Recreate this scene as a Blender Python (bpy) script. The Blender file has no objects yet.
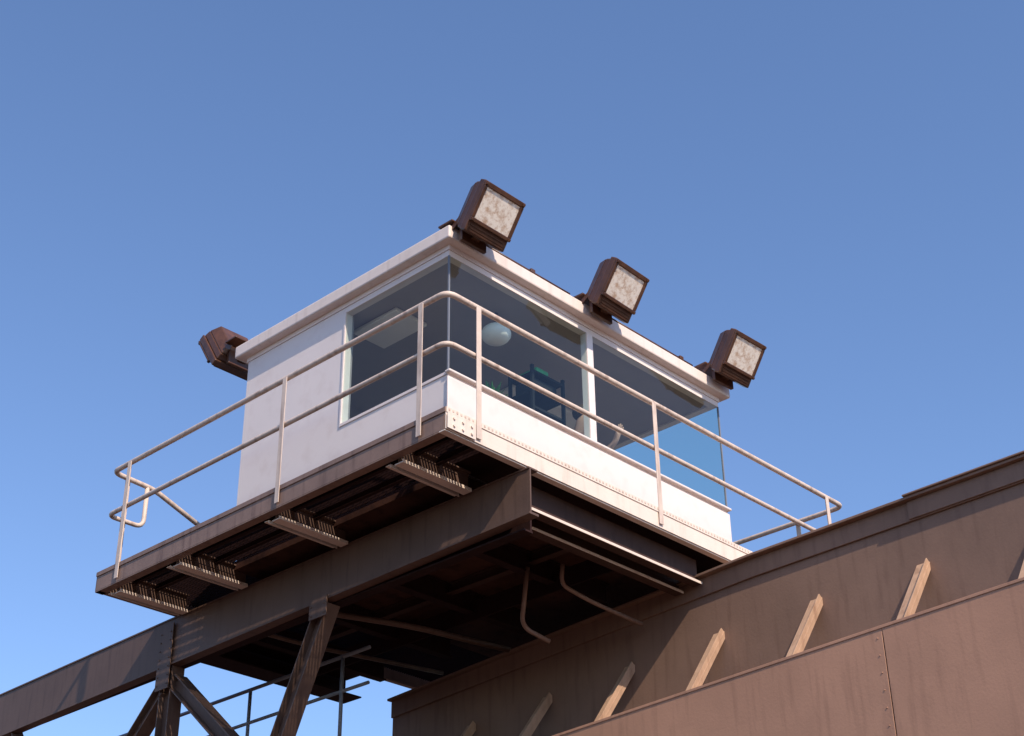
import bpy, bmesh, math, random
from mathutils import Vector, Matrix
random.seed(4)
S=bpy.context.scene
col=S.collection
S.view_settings.view_transform='Standard'
S.view_settings.look='None'
S.view_settings.exposure=0

# ------------------------------------------------------------------ materials
def nd(nt,t,**k):
    n=nt.nodes.new(t)
    for a,b in k.items(): setattr(n,a,b)
    return n
def paint(name,c,var=.12,dirt=(.12,.07,.05),dirt_amt=.3,rough=.55,bump=.15,scale=3.0,streak=True,spec=.35,metal=0):
    m=bpy.data.materials.new(name); m.use_nodes=True
    nt=m.node_tree; L=nt.links; b=nt.nodes['Principled BSDF']
    g=nd(nt,'ShaderNodeNewGeometry')
    mp=nd(nt,'ShaderNodeMapping'); L.new(g.outputs['Position'],mp.inputs[0])
    n1=nd(nt,'ShaderNodeTexNoise'); n1.inputs['Scale'].default_value=scale; n1.inputs['Detail'].default_value=8; n1.inputs['Roughness'].default_value=.65
    L.new(g.outputs['Position'],n1.inputs['Vector'])
    mp.inputs['Scale'].default_value=(9,9,1.0) if streak else (4,4,4)
    n2=nd(nt,'ShaderNodeTexNoise'); n2.inputs['Scale'].default_value=1.6; n2.inputs['Detail'].default_value=7
    L.new(mp.outputs[0],n2.inputs['Vector'])
    r1=nd(nt,'ShaderNodeValToRGB'); cr=r1.color_ramp
    lo=[max(0,x*(1-var)) for x in c]; hi=[min(1,x*(1+var)) for x in c]
    cr.elements[0].position=.3; cr.elements[0].color=(*lo,1); cr.elements[1].position=.7; cr.elements[1].color=(*hi,1)
    L.new(n1.outputs['Fac'],r1.inputs[0])
    r2=nd(nt,'ShaderNodeValToRGB'); r2.color_ramp.elements[0].position=.52; r2.color_ramp.elements[0].color=(0,0,0,1)
    r2.color_ramp.elements[1].position=.75; r2.color_ramp.elements[1].color=(dirt_amt,)*3+(1,)
    L.new(n2.outputs['Fac'],r2.inputs[0])
    mx=nd(nt,'ShaderNodeMixRGB'); L.new(r2.outputs[0],mx.inputs[0]); L.new(r1.outputs[0],mx.inputs[1]); mx.inputs[2].default_value=(*dirt,1)
    L.new(mx.outputs[0],b.inputs['Base Color'])
    b.inputs['Roughness'].default_value=rough
    b.inputs['Specular IOR Level'].default_value=spec
    b.inputs['Metallic'].default_value=metal
    n3=nd(nt,'ShaderNodeTexNoise'); n3.inputs['Scale'].default_value=40; n3.inputs['Detail'].default_value=4
    L.new(g.outputs['Position'],n3.inputs['Vector'])
    bp=nd(nt,'ShaderNodeBump'); bp.inputs['Strength'].default_value=bump; bp.inputs['Distance'].default_value=.01
    L.new(n3.outputs['Fac'],bp.inputs['Height']); L.new(bp.outputs[0],b.inputs['Normal'])
    return m
M_white=paint('white_cabin_paint',(.82,.71,.66),.04,(.58,.44,.38),.25,.45,.03,.8,streak=False)
M_roof=paint('roof_trim_paint',(.80,.67,.60),.04,(.4,.27,.21),.25,.5,.05,2)
M_cream=paint('cream_steel_paint',(.78,.64,.54),.05,(.4,.25,.17),.25,.5,.08,5)
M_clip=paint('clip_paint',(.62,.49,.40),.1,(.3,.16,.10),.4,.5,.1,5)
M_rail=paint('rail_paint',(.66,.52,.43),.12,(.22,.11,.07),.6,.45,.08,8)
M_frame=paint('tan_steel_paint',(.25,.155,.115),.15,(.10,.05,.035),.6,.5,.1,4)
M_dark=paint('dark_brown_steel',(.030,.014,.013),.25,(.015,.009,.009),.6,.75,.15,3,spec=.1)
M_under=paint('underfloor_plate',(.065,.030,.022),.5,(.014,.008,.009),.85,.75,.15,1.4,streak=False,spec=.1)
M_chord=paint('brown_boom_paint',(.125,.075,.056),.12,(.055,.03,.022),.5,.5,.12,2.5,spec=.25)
M_inbeam=paint('inner_beam_shade_brown',(.07,.038,.03),.2,(.03,.017,.014),.5,.6,.12,2.5,spec=.15)  # darker brown with under-platform shade put into the colour
M_girder=paint('brown_girder_paint',(.23,.14,.10),.12,(.11,.058,.04),.38,.5,.12,1.2,spec=.25)
M_plate=paint('red_brown_plate',(.44,.235,.15),.12,(.24,.12,.075),.4,.5,.12,1.1)
M_knee=paint('bracket_paint',(.46,.29,.19),.15,(.2,.10,.06),.5,.5,.12,5)
M_lamp=paint('floodlight_brown_enamel',(.10,.042,.022),.3,(.03,.014,.01),.5,.35,.1,9,spec=.5)
M_grey=paint('grey_steel',(.20,.21,.24),.1,(.1,.07,.06),.3,.5,.1,5)
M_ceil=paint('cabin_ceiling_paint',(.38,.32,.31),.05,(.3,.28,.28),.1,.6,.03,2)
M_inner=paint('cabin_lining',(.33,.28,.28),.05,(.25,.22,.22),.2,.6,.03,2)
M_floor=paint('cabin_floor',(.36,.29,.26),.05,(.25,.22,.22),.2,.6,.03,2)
M_panel=paint('light_panel',(.92,.85,.82),.02,(.7,.7,.7),.1,.5,.02,2)
M_console=paint('console_grey',(.14,.14,.15),.1,(.05,.05,.05),.2,.5,.05,4)
M_blackp=paint('rack_dark',(.02,.020,.022),.1,(.02,.02,.02),.2,.6,.05,4,spec=.1)
M_skin=paint('skin',(.60,.36,.27),.06,(.4,.2,.15),.1,.5,.03,20)
M_hair=paint('hair',(.06,.035,.02),.2,(.03,.02,.01),.2,.6,.2,60)
M_shirt=paint('pale_work_shirt',(.70,.66,.65),.06,(.4,.4,.42),.2,.8,.1,8)
M_green=paint('green_plastic',(.08,.38,.16),.1,(.05,.2,.1),.1,.4,.02,8)
M_leaf=paint('plant_leaf',(.06,.20,.05),.3,(.04,.1,.03),.3,.5,.05,20)
M_pot=paint('clay_pot',(.35,.16,.09),.1,(.2,.1,.06),.3,.7,.05,12)
M_ground=paint('ore_yard_ground',(.09,.05,.036),.3,(.05,.034,.028),.5,.9,.3,.15,streak=False)

def glass(name,tint):
    m=bpy.data.materials.new(name); m.use_nodes=True
    nt=m.node_tree; L=nt.links; nt.nodes.remove(nt.nodes['Principled BSDF']); o=nt.nodes['Material Output']
    t=nd(nt,'ShaderNodeBsdfTransparent'); t.inputs[0].default_value=(*tint,1)
    gl=nd(nt,'ShaderNodeBsdfGlossy'); gl.inputs['Roughness'].default_value=.03; gl.inputs[0].default_value=(.95,.95,.95,1)
    lw=nd(nt,'ShaderNodeLayerWeight'); lw.inputs[0].default_value=.5
    mr=nd(nt,'ShaderNodeMapRange'); mr.inputs[1].default_value=0; mr.inputs[2].default_value=1; mr.inputs[3].default_value=.05; mr.inputs[4].default_value=.8
    pw=nd(nt,'ShaderNodeMath',operation='POWER'); pw.inputs[1].default_value=4
    L.new(lw.outputs['Facing'],pw.inputs[0]); L.new(pw.outputs[0],mr.inputs[0])
    mx=nd(nt,'ShaderNodeMixShader'); L.new(mr.outputs[0],mx.inputs[0]); L.new(t.outputs[0],mx.inputs[1]); L.new(gl.outputs[0],mx.inputs[2])
    L.new(mx.outputs[0],o.inputs[0]); return m
M_glass=glass('tinted_window_glass',(.85,.96,.93))

def lensmat():
    m=bpy.data.materials.new('prismatic_lens'); m.use_nodes=True
    nt=m.node_tree; L=nt.links; b=nt.nodes['Principled BSDF']
    tc=nd(nt,'ShaderNodeTexCoord')
    n=nd(nt,'ShaderNodeTexNoise'); n.inputs['Scale'].default_value=14; n.inputs['Detail'].default_value=6; n.inputs['Roughness'].default_value=.7; L.new(tc.outputs['Object'],n.inputs['Vector'])
    r=nd(nt,'ShaderNodeValToRGB'); r.color_ramp.elements[0].position=.36; r.color_ramp.elements[0].color=(.60,.42,.30,1); r.color_ramp.elements[1].position=.54; r.color_ramp.elements[1].color=(.95,.85,.74,1)
    L.new(n.outputs['Fac'],r.inputs[0]); L.new(r.outputs[0],b.inputs['Base Color']); b.inputs['Roughness'].default_value=.18
    b.inputs['Coat Weight'].default_value=.6
    bp=nd(nt,'ShaderNodeBump'); bp.inputs['Strength'].default_value=.3; bp.inputs['Distance'].default_value=.01; L.new(n.outputs['Fac'],bp.inputs['Height']); L.new(bp.outputs[0],b.inputs['Normal'])
    return m
M_lens=lensmat()

# ------------------------------------------------------------------ helpers
def link(me,name,mat,parent=None,bevel=0,smooth=False):
    ob=bpy.data.objects.new(name,me); col.objects.link(ob)
    if mat: me.materials.append(mat)
    if parent: ob.parent=parent
    if bevel:
        b=ob.modifiers.new('bevel','BEVEL'); b.width=bevel; b.segments=2; b.limit_method='ANGLE'
    if smooth:
        for p in me.polygons: p.use_smooth=True
    return ob
def finish(bm,name,mat,parent=None,bevel=0,smooth=False):
    bmesh.ops.recalc_face_normals(bm,faces=bm.faces)
    me=bpy.data.meshes.new(name); bm.to_mesh(me); bm.free()
    return link(me,name,mat,parent,bevel,smooth)
def abox(bm,x0,x1,y0,y1,z0,z1):
    v=[bm.verts.new((x,y,z)) for x in (x0,x1) for y in (y0,y1) for z in (z0,z1)]
    for f in ((0,1,3,2),(4,6,7,5),(0,4,5,1),(2,3,7,6),(0,2,6,4),(1,5,7,3)): bm.faces.new([v[i] for i in f])
def boxes(name,bl,mat,parent=None,bevel=0):
    bm=bmesh.new()
    for b in bl: abox(bm,*b)
    return finish(bm,name,mat,parent,bevel)
def pane(name,pts,mat,parent):
    bm=bmesh.new(); bm.faces.new([bm.verts.new(p) for p in pts]); me=bpy.data.meshes.new(name); bm.to_mesh(me); bm.free()
    return link(me,name,mat,parent)
def sweep(bm,pts,r,n=10,cap=True):
    pts=[Vector(p) for p in pts]
    T=[]
    for i in range(len(pts)):
        a=pts[max(0,i-1)]; b=pts[min(len(pts)-1,i+1)]; T.append((b-a).normalized())
    up=Vector((0,0,1)) if abs(T[0].z)<.9 else Vector((1,0,0))
    N=T[0].cross(up).normalized(); rings=[]
    for i,p in enumerate(pts):
        N=(N-T[i]*N.dot(T[i])).normalized(); B=T[i].cross(N)
        rings.append([bm.verts.new(p+(N*math.cos(2*math.pi*k/n)+B*math.sin(2*math.pi*k/n))*r) for k in range(n)])
    for a,b in zip(rings,rings[1:]):
        for k in range(n): bm.faces.new((a[k],a[(k+1)%n],b[(k+1)%n],b[k]))
    if cap: bm.faces.new(rings[0][::-1]); bm.faces.new(rings[-1])
def fillet(pts,r,seg=6):
    pts=[Vector(p) for p in pts]; out=[pts[0]]
    for a,b,c in zip(pts,pts[1:],pts[2:]):
        d1=(a-b).normalized(); d2=(c-b).normalized(); rr=min(r,(a-b).length*.45,(c-b).length*.45)
        p0=b+d1*rr; p2=b+d2*rr
        for i in range(seg+1):
            t=i/seg; out.append(p0*(1-t)**2+b*2*t*(1-t)+p2*t*t)
    out.append(pts[-1]); return out
def tube(name,paths,r,mat,parent=None,n=10):
    bm=bmesh.new()
    for p in paths: sweep(bm,p,r,n)
    ob=finish(bm,name,mat,parent)
    for p in ob.data.polygons: p.use_smooth=len(p.vertices)==4
    return ob
def empty(name,loc,label,cat,group=None):
    e=bpy.data.objects.new(name,None); e.empty_display_size=.2; col.objects.link(e)
    e['label']=label; e['category']=cat
    if group: e['group']=group
    return e
def ibeam(bm,axis,a0,a1,c,z0,z1,w=.12,t=.012,tw=.01):
    def put(u0,u1,z0_,z1_):
        if axis=='y': abox(bm,u0,u1,a0,a1,z0_,z1_)
        else: abox(bm,a0,a1,u0,u1,z0_,z1_)
    put(c-w/2,c+w/2,z0,z0+t); put(c-w/2,c+w/2,z1-t,z1); put(c-tw/2,c+tw/2,z0+t,z1-t)
def bar(bm,p,q,w,h,side):
    p=Vector(p);q=Vector(q);t=(q-p).normalized(); s=Vector(side); s=(s-t*s.dot(t)).normalized(); u=t.cross(s)
    v=[]
    for c in (p,q):
        for a,b in((-1,-1),(1,-1),(1,1),(-1,1)): v.append(bm.verts.new(c+s*a*w/2+u*b*h/2))
    for f in ((0,1,2,3),(7,6,5,4),(0,4,5,1),(1,5,6,2),(2,6,7,3),(3,7,4,0)): bm.faces.new([v[i] for i in f])

# ------------------------------------------------------------------ platform
LX,LY=6.01,4.86
CX0,CX1,CY0,CY1=.7,4.84,.7,3.67
pf=empty('access_platform',(0,0,0),'tan steel walkway platform carried on the brown boom and girder','platform')
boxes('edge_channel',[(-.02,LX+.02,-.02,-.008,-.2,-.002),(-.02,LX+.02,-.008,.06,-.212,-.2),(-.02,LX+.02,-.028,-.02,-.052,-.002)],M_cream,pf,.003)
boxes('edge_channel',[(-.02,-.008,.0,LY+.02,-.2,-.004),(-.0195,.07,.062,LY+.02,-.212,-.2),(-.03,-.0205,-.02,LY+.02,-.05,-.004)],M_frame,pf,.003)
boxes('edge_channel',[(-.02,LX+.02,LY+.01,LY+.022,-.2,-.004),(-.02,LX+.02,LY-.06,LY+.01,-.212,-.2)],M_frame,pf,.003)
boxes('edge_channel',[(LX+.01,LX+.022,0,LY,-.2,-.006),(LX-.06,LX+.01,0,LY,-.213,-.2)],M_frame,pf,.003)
bl=[];x=0
while x<LX:
    bl.append((x,x+.018,-.031,-.0285,-.034,-.016)); x+=.045
o=boxes('grating_clip_strip',bl,M_clip,pf); o['kind']='stuff'
bl=[];x=.02
while x<LX-.02:
    if x<CX0: bl.append((x,x+.006,.0,LY,-.062,-.004))
    elif x<CX1: bl.append((x,x+.006,CY1,LY,-.062,-.004))
    else: bl.append((x,x+.006,.0,LY,-.062,-.004))
    x+=.034
y=.1
while y<LY:
    if y<CY0-.01: bl.append((0.01,.70,y,y+.006,-.03,-.024)); bl.append((CX1,LX-.02,y,y+.006,-.03,-.024))
    elif y>CY1: bl.append((0.01,LX-.02,y,y+.006,-.03,-.024))
    else: bl+= [(0.01,CX0-.01,y,y+.006,-.03,-.024),(CX1+.01,LX-.02,y,y+.006,-.03,-.024)]
    y+=.1
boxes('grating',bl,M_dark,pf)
boxes('sun_blocking_plate',[(.705,CX1-.01,.0,CY0-.002,-.02,-.008)],M_dark,pf)  # solid plate added to keep sun dapples off the chord and girder
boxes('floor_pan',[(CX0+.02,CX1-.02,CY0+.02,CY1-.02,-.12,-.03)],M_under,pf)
for y in (.62,2.2,3.66,4.62):
    br=boxes('cantilever_bracket',[(.07,.87,y-.006,y+.006,-.246,-.08),(.07,.87,y-.04,y+.04,-.08,-.068)],M_chord,pf)
    boxes('bracket_lit_flange',[(.07,.87,y-.05,y+.05,-.258,-.247),(.07,.87,y-.05,y-.042,-.2465,-.228)],M_cream,br,.002)  # cream colour stands in for the sunlit line along the flange
    boxes('bracket_lit_flange',[(.07,.87,y+.10,y+.108,-.255,-.225),(.07,.87,y+.108,y+.16,-.235,-.226)],M_cream,br,.002)  # extra strip added, cream as a second sunlit line
for y in (1.35,2.45,3.55,4.6):
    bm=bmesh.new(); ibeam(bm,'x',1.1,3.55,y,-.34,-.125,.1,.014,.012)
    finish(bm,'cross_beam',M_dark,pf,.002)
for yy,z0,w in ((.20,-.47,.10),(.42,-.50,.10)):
    bm=bmesh.new(); abox(bm,.93,3.5,yy-.006,yy+.006,z0+.014,-.214); abox(bm,.93,3.5,yy-w/2,yy+w/2,z0,z0+.013); finish(bm,'cross_beam',M_inbeam,pf)  # web coloured dark for the shade of the platform edge
    boxes('cross_beam_lit_lip',[(.93,3.5,yy-w/2-.008,yy-w/2-.001,z0-.002,z0+.022)],M_cream,pf)  # cream paints in the sun caught by the flange edge
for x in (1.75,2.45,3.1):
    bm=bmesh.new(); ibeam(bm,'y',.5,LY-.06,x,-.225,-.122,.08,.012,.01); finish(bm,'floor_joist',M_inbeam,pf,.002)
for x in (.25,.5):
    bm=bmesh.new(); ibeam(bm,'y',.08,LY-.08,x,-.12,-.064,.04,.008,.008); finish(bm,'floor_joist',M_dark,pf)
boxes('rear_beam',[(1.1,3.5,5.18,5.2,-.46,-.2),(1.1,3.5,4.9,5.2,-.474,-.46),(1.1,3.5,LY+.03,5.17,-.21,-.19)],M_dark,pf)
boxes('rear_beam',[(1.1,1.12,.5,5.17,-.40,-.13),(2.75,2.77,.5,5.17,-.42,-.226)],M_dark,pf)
bm=bmesh.new()
abox(bm,-.02,.30,-.040,-.035,-.195,-.06)
for i in range(3):
    for j in range(2):
        m=Matrix.Translation((.05+i*.1,-.044,-.095-j*.065))@Matrix.Rotation(math.pi/2,4,'X')
        bmesh.ops.create_cone(bm,cap_ends=True,segments=8,radius1=.014,radius2=.012,depth=.018,matrix=m)
finish(bm,'corner_gusset',M_cream,pf)

# ------------------------------------------------------------------ guard rail
gd=empty('guard_rail',(0,0,0),'cream tubular two-bar handrail around the walkway','railing')
tube('top_rail',[fillet([(1.25,LY,.80),(.5,LY,1.07),(0,LY,1.1),(0,0,1.1),(LX,0,1.1),(LX,LY,1.1),(4.9,LY,1.1)],.10)],.027,M_rail,gd,12)
zm=.6157
tube('mid_rail',[fillet([(.42,LY,1.06),(.42,LY,zm),(0,LY,zm),(0,0,zm),(LX,0,zm),(LX,LY,zm),(4.9,LY,zm)],.10)],.024,M_rail,gd,12)
posts=[(.339,0,'f'),(2.70,0,'f'),(5.64,0,'f'),(0,.28,'l'),(0,2.07,'l'),(0,4.51,'l'),(.2,LY,'b'),(LX,.6,'r'),(LX,2.6,'r'),(LX,4.4,'r')]
for x,y,s in posts:
    bm=bmesh.new()
    dx,dy={'f':(0,-.032),'l':(-.034,0),'b':(0,.034),'r':(.034,0)}[s]
    px,py=x+dx,y+dy
    if s in 'fb':
        abox(bm,px-.028,px+.028,py-.007,py+.001,-.17,1.085)
        abox(bm,px+.020,px+.028,py+.001,py+.035,0.0,1.08)
    else:
        abox(bm,px-.007,px+.001,py-.028,py+.028,-.17,1.085)
        abox(bm,px+.001,px+.035,py+.020,py+.028,0.0,1.08)
    finish(bm,'post',M_rail,gd,.002)

# ------------------------------------------------------------------ cabin
cb=empty('control_cabin',(0,0,0),'white boxy operator cabin with wide windows and flat roof','cabin')
ZS,ZG,ZR=.905,2.14,2.2
T=.08
boxes('wall',[
 (CX0,CX0+T,2.13,CY1,.0,ZR),
 (CX0,CX0+T,CY0+.002,2.13,.0,ZS),
 (CX0,CX0+T,CY0+T,2.13,ZG,ZR),
 ],M_white,cb)
boxes('wall',[(CX0+T,CX1,CY1-T,CY1,0,ZR)],M_white,cb,.004)
boxes('wall',[(CX1-T,CX1,CY0+T,CY1-T,0,ZS),(CX1-T,CX1,CY0+T,CY1-T,ZG,ZR),(CX1-T,CX1,3.0,CY1-T,ZS,ZG)],M_white,cb)
boxes('wall',[(CX0+T,CX1,CY0,CY0+T,0.02,ZS),(CX0,CX1,CY0,CY0+T,ZG,ZR)],M_white,cb)
boxes('inner_lining',[(CX0+T+.002,CX1-T-.002,CY1-T-.02,CY1-T-.002,.02,ZR-.03),(CX0+T+.002,CX0+T+.02,2.13,CY1-T-.02,.02,ZR-.03)],M_inner,cb)
boxes('sill_panel',[(CX0-.02,CX1+.01,CY0-.022,CY0-.002,.0,.85),(CX0-.025,CX1+.02,CY0-.045,CY0+.02,.885,.912)],M_white,cb,.012)
boxes('window_trim',[(CX0-.010,CX0-.002,2.13,2.15,ZS-.03,ZG+.02),(CX0-.010,CX0-.002,CY0,2.13,ZS-.028,ZS)],M_white,cb)
boxes('mullion',[(2.63,2.72,CY0-.01,CY0+T,.912,ZG)],M_white,cb,.006)
boxes('corner_bead',[(CX0-.004,CX0+.012,CY0-.004,CY0+.012,ZS+.01,ZG)],M_grey,cb)
boxes('corner_bead',[(CX1-.012,CX1+.004,CY0-.004,CY0+.012,ZS+.01,ZG)],M_grey,cb)
yg=CY0+.006
pane('window',[(CX0+.012,yg,.912),(2.63,yg,.912),(2.63,yg,ZG),(CX0+.012,yg,ZG)],M_glass,cb)
pane('window',[(2.72,yg,.912),(CX1-.012,yg,.912),(CX1-.012,yg,ZG),(2.72,yg,ZG)],M_glass,cb)
xg=CX0+.006
pane('window',[(xg,2.13,ZS),(xg,CY0+.012,ZS),(xg,CY0+.012,ZG),(xg,2.13,ZG)],M_glass,cb)
xg=CX1-.006
pane('window',[(xg,CY0+.012,ZS),(xg,3.0,ZS),(xg,3.0,ZG),(xg,CY0+.012,ZG)],M_glass,cb)
boxes('ceiling',[(CX0+T,CX1-T,CY0+T,CY1-T,ZG+.02,ZR-.01)],M_ceil,cb)
boxes('floor',[(CX0+T,CX1-T,CY0+T,CY1-T,.0,.02)],M_floor,cb)
rf=boxes('roof',[(.69,4.86,.69,3.69,2.203,2.26)],M_white,cb,.004)
boxes('roof_fascia',[(.60,4.95,.60,3.79,2.255,2.392)],M_roof,rf,.015)
boxes('ceiling_light',[(.98,1.40,1.72,2.35,2.11,2.155)],M_panel,cb,.01)
boxes('ceiling_light',[(2.9,4.1,1.9,2.2,2.11,2.155)],M_panel,cb,.01)
boxes('base_angle',[(CX0-.03,CX1+.03,CY0-.05,CY0-.023,.0,.06)],M_cream,cb)

cons=empty('control_console',(0,0,0),'dark grey operator desk under the front window','desk')
boxes('desk_top',[(1.2,3.6,.95,1.4,.84,.88)],M_console,cons,.01)
boxes('desk_cabinet',[(1.25,1.7,1.0,1.38,.02,.838)],M_console,cons,.01)
boxes('desk_cabinet',[(3.1,3.55,1.0,1.38,.02,.838)],M_console,cons,.01)
pl=empty('pendant_lamp',(0,0,0),'white round lamp hanging from the cabin ceiling','lamp')
bm=bmesh.new(); bmesh.ops.create_uvsphere(bm,u_segments=20,v_segments=12,radius=.15,matrix=Matrix.Translation((1.76,1.12,1.92))@Matrix.Diagonal((1,1,.7,1)))
finish(bm,'lamp_shade',M_panel,pl,0,True)
tube('lamp_stem',[[(1.76,1.12,2.0),(1.76,1.12,2.158)]],.02,M_console,pl)
rk=empty('equipment_rack',(0,0,0),'dark open instrument rack with shelves inside the cabin','rack')
for x in (2.32,2.78):
    for y in (1.16,1.46): boxes('upright',[(x,x+.03,y,y+.03,.881,1.84)],M_blackp,rk)
for z in (1.35,1.56,1.76):
    boxes('shelf',[(2.35,2.78,1.16,1.49,z,z+.025)],M_blackp,rk)
boxes('instrument',[(2.38,2.72,1.19,1.45,1.59,1.72)],M_blackp,rk,.01)
boxes('instrument',[(2.42,2.60,1.19,1.45,1.79,1.86)],M_green,rk,.01)
pp=empty('potted_plant',(0,0,0),'small leafy green plant in clay pot on the desk','plant')
bm=bmesh.new(); bmesh.ops.create_cone(bm,cap_ends=True,segments=16,radius1=.06,radius2=.085,depth=.16,matrix=Matrix.Translation((1.62,1.05,.961)))
finish(bm,'pot',M_pot,pp,0)
bm=bmesh.new()
for k in range(46):
    a=random.uniform(0,6.28); t=random.uniform(.15,1.0); ln=random.uniform(.14,.30)
    b=Vector((1.62,1.05,1.03)); d=Vector((math.cos(a)*t*.7,math.sin(a)*t*.7,1.1-t*.5)).normalized()
    sd_=d.cross(Vector((0,0,1))).normalized()*.022
    p1=b+d*ln*.6; p2=b+d*ln+Vector((0,0,-.03*t))
    v=[bm.verts.new(q) for q in (b,p1+sd_,p2,p1-sd_)]; bm.faces.new(v)
finish(bm,'foliage',M_leaf,pp)['kind']='stuff'
ch=empty('swivel_chair',(0,0,0),'dark padded operator chair at the console','chair')
CXc=3.0
boxes('seat',[(CXc-.23,CXc+.23,1.5,1.94,.44,.52)],M_blackp,ch,.03)
boxes('backrest',[(CXc-.19,CXc+.19,1.94,2.01,.6,1.12)],M_blackp,ch,.03)
tube('pedestal',[[(CXc,1.72,.04),(CXc,1.72,.44)]],.035,M_grey,ch)
tube('back_support',[[(CXc,1.88,.5),(CXc,2.01,.64)]],.03,M_grey,ch)
bm=bmesh.new()
for k in range(5):
    a=k*2*math.pi/5; bar(bm,(CXc,1.72,.06),(CXc+.27*math.cos(a),1.72+.27*math.sin(a),.04),.04,.03,(0,0,1))
finish(bm,'chair_base',M_grey,ch)

def skinned(name,verts,edges,rad,mat,parent=None,root=0):
    me=bpy.data.meshes.new(name); me.from_pydata(verts,edges,[]); ob=bpy.data.objects.new(name,me); col.objects.link(ob); me.materials.append(mat)
    sk=ob.modifiers.new('skin','SKIN'); sk.use_smooth_shade=True
    for i,r in enumerate(rad):
        me.skin_vertices[0].data[i].radius=(r,r) if not isinstance(r,tuple) else r
        me.skin_vertices[0].data[i].use_root=(i==root)
    s=ob.modifiers.new('sub','SUBSURF'); s.levels=2; s.render_levels=2
    if parent: ob.parent=parent
    return ob
def figure():
    V=[];E=[];Rd=[]
    def add(p,r,par=None):
        V.append(p);Rd.append(r)
        if par is not None:E.append((par,len(V)-1))
        return len(V)-1
    X=CXc;Y=1.42
    pel=add((X,Y+.24,.62),(.16,.12))
    w=add((X,Y+.12,.84),(.14,.10),pel); c=add((X,Y-.06,1.07),(.17,.12),w)
    n=add((X,Y-.18,1.22),.06,c); nk=add((X,Y-.27,1.30),.055,n); h1=add((X,Y-.33,1.39),(.075,.09),nk); h2=add((X,Y-.34,1.50),(.075,.09),h1)
    add((X,Y-.435,1.41),.012,h1)
    for s in (-1,1):
        sh=add((X+s*.18,Y-.10,1.19),.065,c)
        if s<0: el=add((X-.27,Y-.25,.99),.045,sh); wr=add((X-.22,Y-.42,1.02),.03,el); pa=add((X-.20,Y-.48,1.04),.032,wr); d=(-.0,-1,-.1)
        else: el=add((X+.30,Y-.26,1.10),.045,sh); wr=add((X+.28,Y-.50,1.22),.03,el); pa=add((X+.27,Y-.56,1.29),.032,wr); d=(0,-.3,.95)
        P=Vector(V[pa]); d=Vector(d).normalized(); sd=Vector((1,0,0))
        for k in range(4):
            o=(k-1.5)*.02; ln=(.06,.075,.07,.055)[k]
            a=add(tuple(P+sd*o+d*.035),.010,pa); add(tuple(P+sd*o*1.2+d*(.035+ln)+Vector((0,-.012,-.01))),.008,a)
        a=add(tuple(P-sd*s*.035+d*.005),.011,pa); add(tuple(P-sd*s*.055+d*.035),.009,a)
        hp=add((X+s*.10,Y+.14,.60),.09,pel); kn=add((X+s*.13,Y-.30,.60),.06,hp); an=add((X+s*.13,Y-.26,.12),.04,kn); add((X+s*.13,Y-.42,.07),.035,an)
    return V,E,Rd,X,Y
V,E,Rd,PX,PY=figure()
body=skinned('person',V,E,Rd,M_skin)
body['label']='seated operator in pale shirt raising one hand at the window'; body['category']='person'
shirt=skinned('shirt',[(PX,PY+.24,.62),(PX,PY+.12,.84),(PX,PY-.06,1.07),(PX,PY-.15,1.19),(PX-.19,PY-.10,1.19),(PX-.26,PY-.22,1.02),(PX+.19,PY-.10,1.19),(PX+.29,PY-.24,1.11)],
 [(0,1),(1,2),(2,3),(2,4),(4,5),(2,6),(6,7)],[(.175,.135),(.155,.115),(.185,.135),.085,.08,.06,.08,.06],M_shirt,body)
bm=bmesh.new(); bmesh.ops.create_uvsphere(bm,u_segments=16,v_segments=10,radius=.1,matrix=Matrix.Translation((PX,PY-.315,1.52))@Matrix.Diagonal((.92,1.08,.85,1)))
finish(bm,'hair',M_hair,body,0,True)

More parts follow.
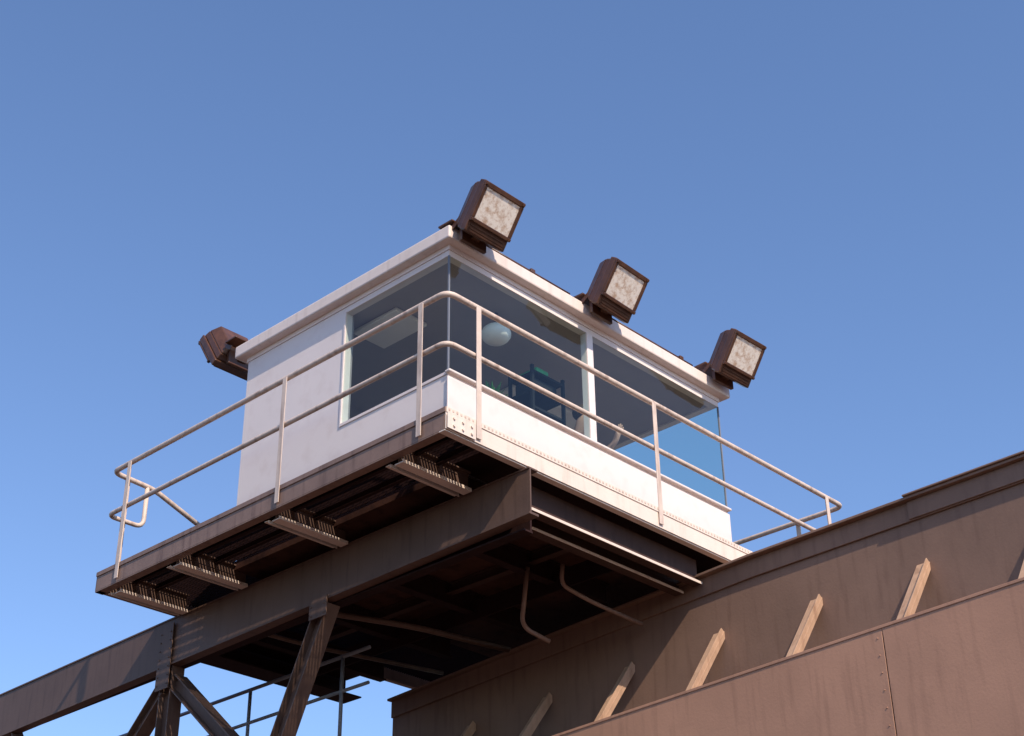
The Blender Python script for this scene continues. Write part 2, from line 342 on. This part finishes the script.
# ------------------------------------------------------------------ floodlights
def flood(loc,rotz,label):
    r=bpy.data.objects.new('floodlight',None); col.objects.link(r); r.empty_display_size=.2
    r['label']=label; r['category']='floodlight'; r['group']='floodlights on the cabin roof'
    r.location=loc; r.rotation_euler=(0,0,rotz)
    tilt=Matrix.Rotation(math.radians(33),4,'X')
    def fin(bm,name,mat,bev=0,p=r):
        bmesh.ops.transform(bm,matrix=tilt,verts=bm.verts); return finish(bm,name,mat,p,bev)
    bm=bmesh.new()
    def frus(w0,h0,y0,w1,h1,y1,cz0=0,cz1=0):
        a=[bm.verts.new((sx*w0/2,y0,cz0+sz*h0/2)) for sx,sz in((-1,-1),(1,-1),(1,1),(-1,1))]
        b=[bm.verts.new((sx*w1/2,y1,cz1+sz*h1/2)) for sx,sz in((-1,-1),(1,-1),(1,1),(-1,1))]
        bm.faces.new(a[::-1]); bm.faces.new(b)
        for k in range(4): bm.faces.new((a[k],a[(k+1)%4],b[(k+1)%4],b[k]))
    frus(.52,.51,-.10,.52,.51,-.02); frus(.49,.48,-.018,.47,.46,.06); frus(.468,.458,.062,.36,.34,.18,0,.02)
    fin(bm,'housing',M_lamp,.012)
    bm=bmesh.new()
    zt,zb=.235,-.115
    for b in ((-.26,.26,-.125,-.102,zt-.035,zt+.012),(-.26,.26,-.125,-.102,zb-.035,zb),(-.26,-.222,-.125,-.102,zb,zt-.035),(.222,.26,-.125,-.102,zb,zt-.035)): abox(bm,*b)
    for x in (-.24,.24):
        for z in (zb-.018,zt-.01): abox(bm,x-.014,x+.014,-.14,-.125,z-.014,z+.014)
    fin(bm,'lens_frame',M_lamp,.005)
    bm=bmesh.new(); abox(bm,-.222,.222,-.114,-.103,zb,zt-.035); fin(bm,'lens',M_lens,.004)
    bm=bmesh.new()
    for z in (-.18,-.21,-.235): abox(bm,-.22,.22,-.108,-.1005,z-.006,z+.006)
    fin(bm,'ballast_cover',M_lamp)
    bm=bmesh.new()
    bar(bm,(-.2,.12,-.02),(-.2,.30,-.13),.05,.012,(0,0,1)); bar(bm,(.2,.12,-.02),(.2,.30,-.13),.05,.012,(0,0,1))
    abox(bm,-.24,.24,.235,.42,-.064,-.045); abox(bm,-.16,.16,.18,.22,-.26,-.10); abox(bm,-.05,.05,.12,.24,-.2,-.12)
    finish(bm,'mounting_bracket',M_lamp,r,.004)
    return r
f1=flood((.84,.33,2.48),0,'brown boxy floodlight tilted down on the cabin roof edge')
def copy_tree(o,loc,rz,label):
    n=o.copy(); col.objects.link(n); n.location=loc; n.rotation_euler=(0,0,rz); n['label']=label
    for c in o.children:
        k=c.copy(); k.parent=n; col.objects.link(k)
    return n
copy_tree(f1,(2.68,.33,2.51),math.radians(2),f1['label'])
copy_tree(f1,(4.72,.33,2.57),math.radians(-2),f1['label'])
copy_tree(f1,(.82,4.19,2.57),math.pi,'brown floodlight seen from behind on rear roof edge')
cd=empty('roof_conduit',(0,0,0),'thin brown electrical conduit clipped along the roof edge','conduit')
tube('conduit_pipe',[[(1.1,.62,2.41),(2.3,.62,2.41)]],.012,M_lamp,cd,8)
tube('conduit_pipe',[[(2.9,.62,2.41),(4.3,.62,2.41)]],.012,M_lamp,cd,8)
for x in (1.15,1.75,4.1): boxes('junction_box',[(x-.03,x+.03,.600,.65,2.396,2.44)],M_lamp,cd,.005)

# ------------------------------------------------------------------ boom truss
tr=empty('boom_truss',(0,0,0),'brown riveted steel boom truss passing beneath the platform','truss')
def ztf(y): return -.232-.012*max(0,y-4.9)
def zbf(y): return -.655-.017*max(0,y)
bm=bmesh.new()
for a,b in ((-.07,4.9),(4.9,14)):
    for x0,x1,lo,hi in ((.90,.915,lambda y:zbf(y)+.02,lambda y:ztf(y)-.015),(.89,1.0,zbf,lambda y:zbf(y)+.02),(.89,1.0,lambda y:ztf(y)-.0149,ztf)):
        A,B=[[bm.verts.new(p) for p in((x0,y,lo(y)),(x1,y,lo(y)),(x1,y,hi(y)),(x0,y,hi(y)))] for y in (a,b)]
        for k in range(4): bm.faces.new((A[k],A[(k+1)%4],B[(k+1)%4],B[k]))
        if a<0: bm.faces.new(A[::-1])
        else: bm.faces.new(B)
bmesh.ops.remove_doubles(bm,verts=bm.verts,dist=.00005)
finish(bm,'top_chord',M_chord,tr)
bm=bmesh.new(); abox(bm,1.08,1.10,.1,14,-.70,-.25); abox(bm,1.0,1.11,.1,14,-.715,-.70); finish(bm,'top_chord',M_dark,tr)
bm=bmesh.new(); abox(bm,.88,1.12,-2,14,-3.9,-3.5); finish(bm,'bottom_chord',M_chord,tr,.003)
def brace(p,q,w=.2):
    bm=bmesh.new()
    p=Vector(p);q=Vector(q);t=(q-p).normalized(); s=Vector((0,1,0)); s=(s-t*s.dot(t)).normalized()
    bar(bm,p,q,w-.03,.02,s)
    for k in (-1,1): bar(bm,p+s*k*(w/2-.007),q+s*k*(w/2-.007),.014,.15,s)
    return finish(bm,'brace',M_chord,tr,.002)
X=.985
brace((X,2.52,-.69),(X,3.95,-3.6),.17)
brace((X,4.90,-.74),(X,4.90,-3.52),.19)
brace((X,4.80,-.90),(X,2.9,-2.50),.15)
brace((X,5.0,-.94),(X,7.4,-3.2),.15)
brace((X,7.9,-.79),(X,6.0,-3.5),.17)
boxes('gusset_plate',[(.872,.884,4.80,5.02,-.98,-.30)],M_chord,tr,.002)
boxes('gusset_plate',[(.872,.884,2.42,2.66,-.86,-.66)],M_chord,tr,.002)
bm=bmesh.new()
for (ya,yb,z0,z1) in ((4.83,4.99,-.93,-.35),(2.45,2.63,-.83,-.68)):
    for y in (ya,yb):
        k=z0
        while k<z1: bmesh.ops.create_icosphere(bm,subdivisions=1,radius=.010,matrix=Matrix.Translation((.872,y,k))); k+=.09
finish(bm,'rivets',M_chord,tr)['kind']='stuff'

# ------------------------------------------------------------------ plate girder
gi=empty('plate_girder',(0,0,0),'huge brown plate girder with knee braces along its web','girder')
def zg(y): return -.29-.02*(y+3.2)if y<-.4 else -.346-.053*(y+.4)
ST=[-7,-3.2,-.4,1.5,4.43]
def gprism(name,x0,x1,o0,o1,mat,ys=ST,bev=.004,slope=None,parent=gi):
    bm=bmesh.new(); rings=[]
    for y in ys:
        z=zg(y); rings.append([bm.verts.new(v) for v in((x0,y,z+o0),(x1,y,z+o0),(x1,y,z+o1),(x0,y,z+o1))])
    for a,b in zip(rings,rings[1:]):
        for k in range(4): bm.faces.new((a[k],a[(k+1)%4],b[(k+1)%4],b[k]))
    bm.faces.new(rings[0][::-1]); bm.faces.new(rings[-1])
    return finish(bm,name,mat,parent,bev)
gprism('top_flange',3.46,5.2,-.025,0,M_girder)
gprism('flange_angle',3.525,3.545,-.20,-.026,M_girder)
gprism('web',3.55,5.1,-2.6,-.0262,M_girder)
gprism('flange_cover',3.44,5.18,0.001,.018,M_girder,ys=[-7,-3.2,-2.04])
gprism('flange_angle',3.508,3.524,-.19,-.027,M_girder,ys=[-7,-3.2,-2.04])
def zp(y): return -1.535-.042*(y+3.2)
def plate(name,ys,x0,x1,top,bot,mat):
    bm=bmesh.new(); rings=[]
    for y in ys:
        rings.append([bm.verts.new(v) for v in((x0,y,zp(y)+bot),(x1,y,zp(y)+bot),(x1,y,zp(y)+top),(x0,y,zp(y)+top))])
    for a,b in zip(rings,rings[1:]):
        for k in range(4): bm.faces.new((a[k],a[(k+1)%4],b[(k+1)%4],b[k]))
    bm.faces.new(rings[0][::-1]); bm.faces.new(rings[-1])
    return finish(bm,name,mat,gi,.004)
plate('side_plate',[-7,-1.98],2.90,2.915,0,-2.5,M_plate)
plate('side_plate',[-1.972,4.4],2.90,2.915,0,-2.5,M_plate)
plate('plate_lip',[-7,4.4],2.892,2.899,-.004,-.03,M_plate)
plate('shelf',[-7,4.4],2.916,3.549,-.06,-.10,M_girder)
bm=bmesh.new(); z=-.1
while z>-2.3:
    for yy in (-1.93,): bmesh.ops.create_icosphere(bm,subdivisions=1,radius=.007,matrix=Matrix.Translation((2.899,yy,zp(yy)+z)))
    z-=.14
finish(bm,'rivets',M_plate,gi)['kind']='stuff'
for i in range(9):
    y=-5.27+1.06*i
    bm=bmesh.new()
    zt=zg(y)-.60; zb=zp(y)-.05
    bar(bm,(3.545,y,zt),(2.97,y,zb),.012,.12,(1,0,1.0))
    bar(bm,(3.545,y-.05,zt),(2.97,y-.05,zb),.09,.012,(1,0,1))
    finish(bm,'knee_brace',M_knee,gi,.002)

lr=empty('walkway_handrail',(0,0,0),'grey tubular handrail of the lower walkway beyond','railing')
X=2.1
tube('top_rail',[[(X,3.2,-.66),(X,9,-.66)]],.02,M_grey,lr)
tube('mid_rail',[[(X,3.2,-1.02),(X,9,-1.02)]],.018,M_grey,lr)
for y in (3.6,5.08,6.6,8.1): tube('post',[[(X,y,-1.75),(X,y,-.66)]],.02,M_grey,lr)
boxes('walkway_edge',[(X-.03,X+.8,3.2,9,-1.82,-1.74)],M_dark,lr)

c1=empty('hanging_cable',(0,0,0),'brown cable drooping beneath the cabin floor','cable')
tube('cable',[fillet([(2.35,1.3,-.3),(2.35,1.35,-.62),(2.47,1.5,-.8),(2.75,1.4,-.9)],.15)],.022,M_frame,c1)
c2=empty('hanging_cable',(0,0,0),'brown cable drooping beneath the cabin floor','cable')
tube('cable',[fillet([(2.45,.95,-.34),(2.48,1.0,-.52),(2.8,.95,-.60),(3.4,.8,-.72)],.15)],.02,M_frame,c2)
c3=empty('conduit_run',(0,0,0),'brown pipe running across beneath the floor','pipe')
tube('pipe',[fillet([(1.1,3.2,-.5),(1.5,3.15,-.48),(2.2,2.7,-.55),(3.5,2.6,-.5)],.3)],.03,M_chord,c3)
c4=empty('conduit_run',(0,0,0),'brown pipe running across beneath the floor','pipe')
tube('pipe',[fillet([(1.1,4.0,-.5),(1.9,3.9,-.52),(3.5,3.6,-.5)],.3)],.022,M_chord,c4)

g=boxes('ground',[(-3000,3000,-3000,3000,-15,-14)],M_ground); g['kind']='structure'

# ------------------------------------------------------------------ light
az=Vector((-.29,-.955)).normalized(); el=math.radians(41)
sd=Vector((az.x*math.cos(el),az.y*math.cos(el),math.sin(el)))
sl=bpy.data.lights.new('sun','SUN'); sl.energy=5.0; sl.angle=math.radians(.5); sl.color=(1,.86,.71)
so=bpy.data.objects.new('sun',sl); col.objects.link(so); so.rotation_euler=sd.to_track_quat('Z','Y').to_euler()
w=bpy.data.worlds.new('World'); S.world=w; w.use_nodes=True; nt=w.node_tree
bg=nt.nodes['Background']; sk=nt.nodes.new('ShaderNodeTexSky'); sk.sky_type='NISHITA'; sk.sun_disc=False
sk.sun_elevation=el; sk.sun_rotation=math.atan2(sd.x,sd.y); sk.air_density=1.0; sk.dust_density=.3; sk.ozone_density=1.7
mx=nt.nodes.new('ShaderNodeMixRGB'); mx.blend_type='MULTIPLY'; mx.inputs[0].default_value=1; mx.inputs[2].default_value=(1.06,1.16,1.36,1)
nt.links.new(sk.outputs[0],mx.inputs[1]); nt.links.new(mx.outputs[0],bg.inputs[0]); bg.inputs[1].default_value=.15

# ------------------------------------------------------------------ camera
yaw,pitch,roll=.7493,.5224,-.0140
fw=Vector((math.cos(pitch)*math.cos(yaw),math.cos(pitch)*math.sin(yaw),math.sin(pitch)))
r=fw.cross(Vector((0,0,1))).normalized(); u=r.cross(fw)
R=r*math.cos(roll)+u*math.sin(roll); U=-r*math.sin(roll)+u*math.cos(roll)
cam=bpy.data.cameras.new('camera'); co=bpy.data.objects.new('camera',cam); col.objects.link(co)
m=Matrix((R,U,-fw)).transposed().to_4x4(); m.translation=Vector((-7.5069,-7.7081,-5.8303)); co.matrix_world=m
cam.sensor_width=36; cam.lens=1529.79*36/1024; cam.clip_end=10000; cam.clip_start=.1
S.camera=co
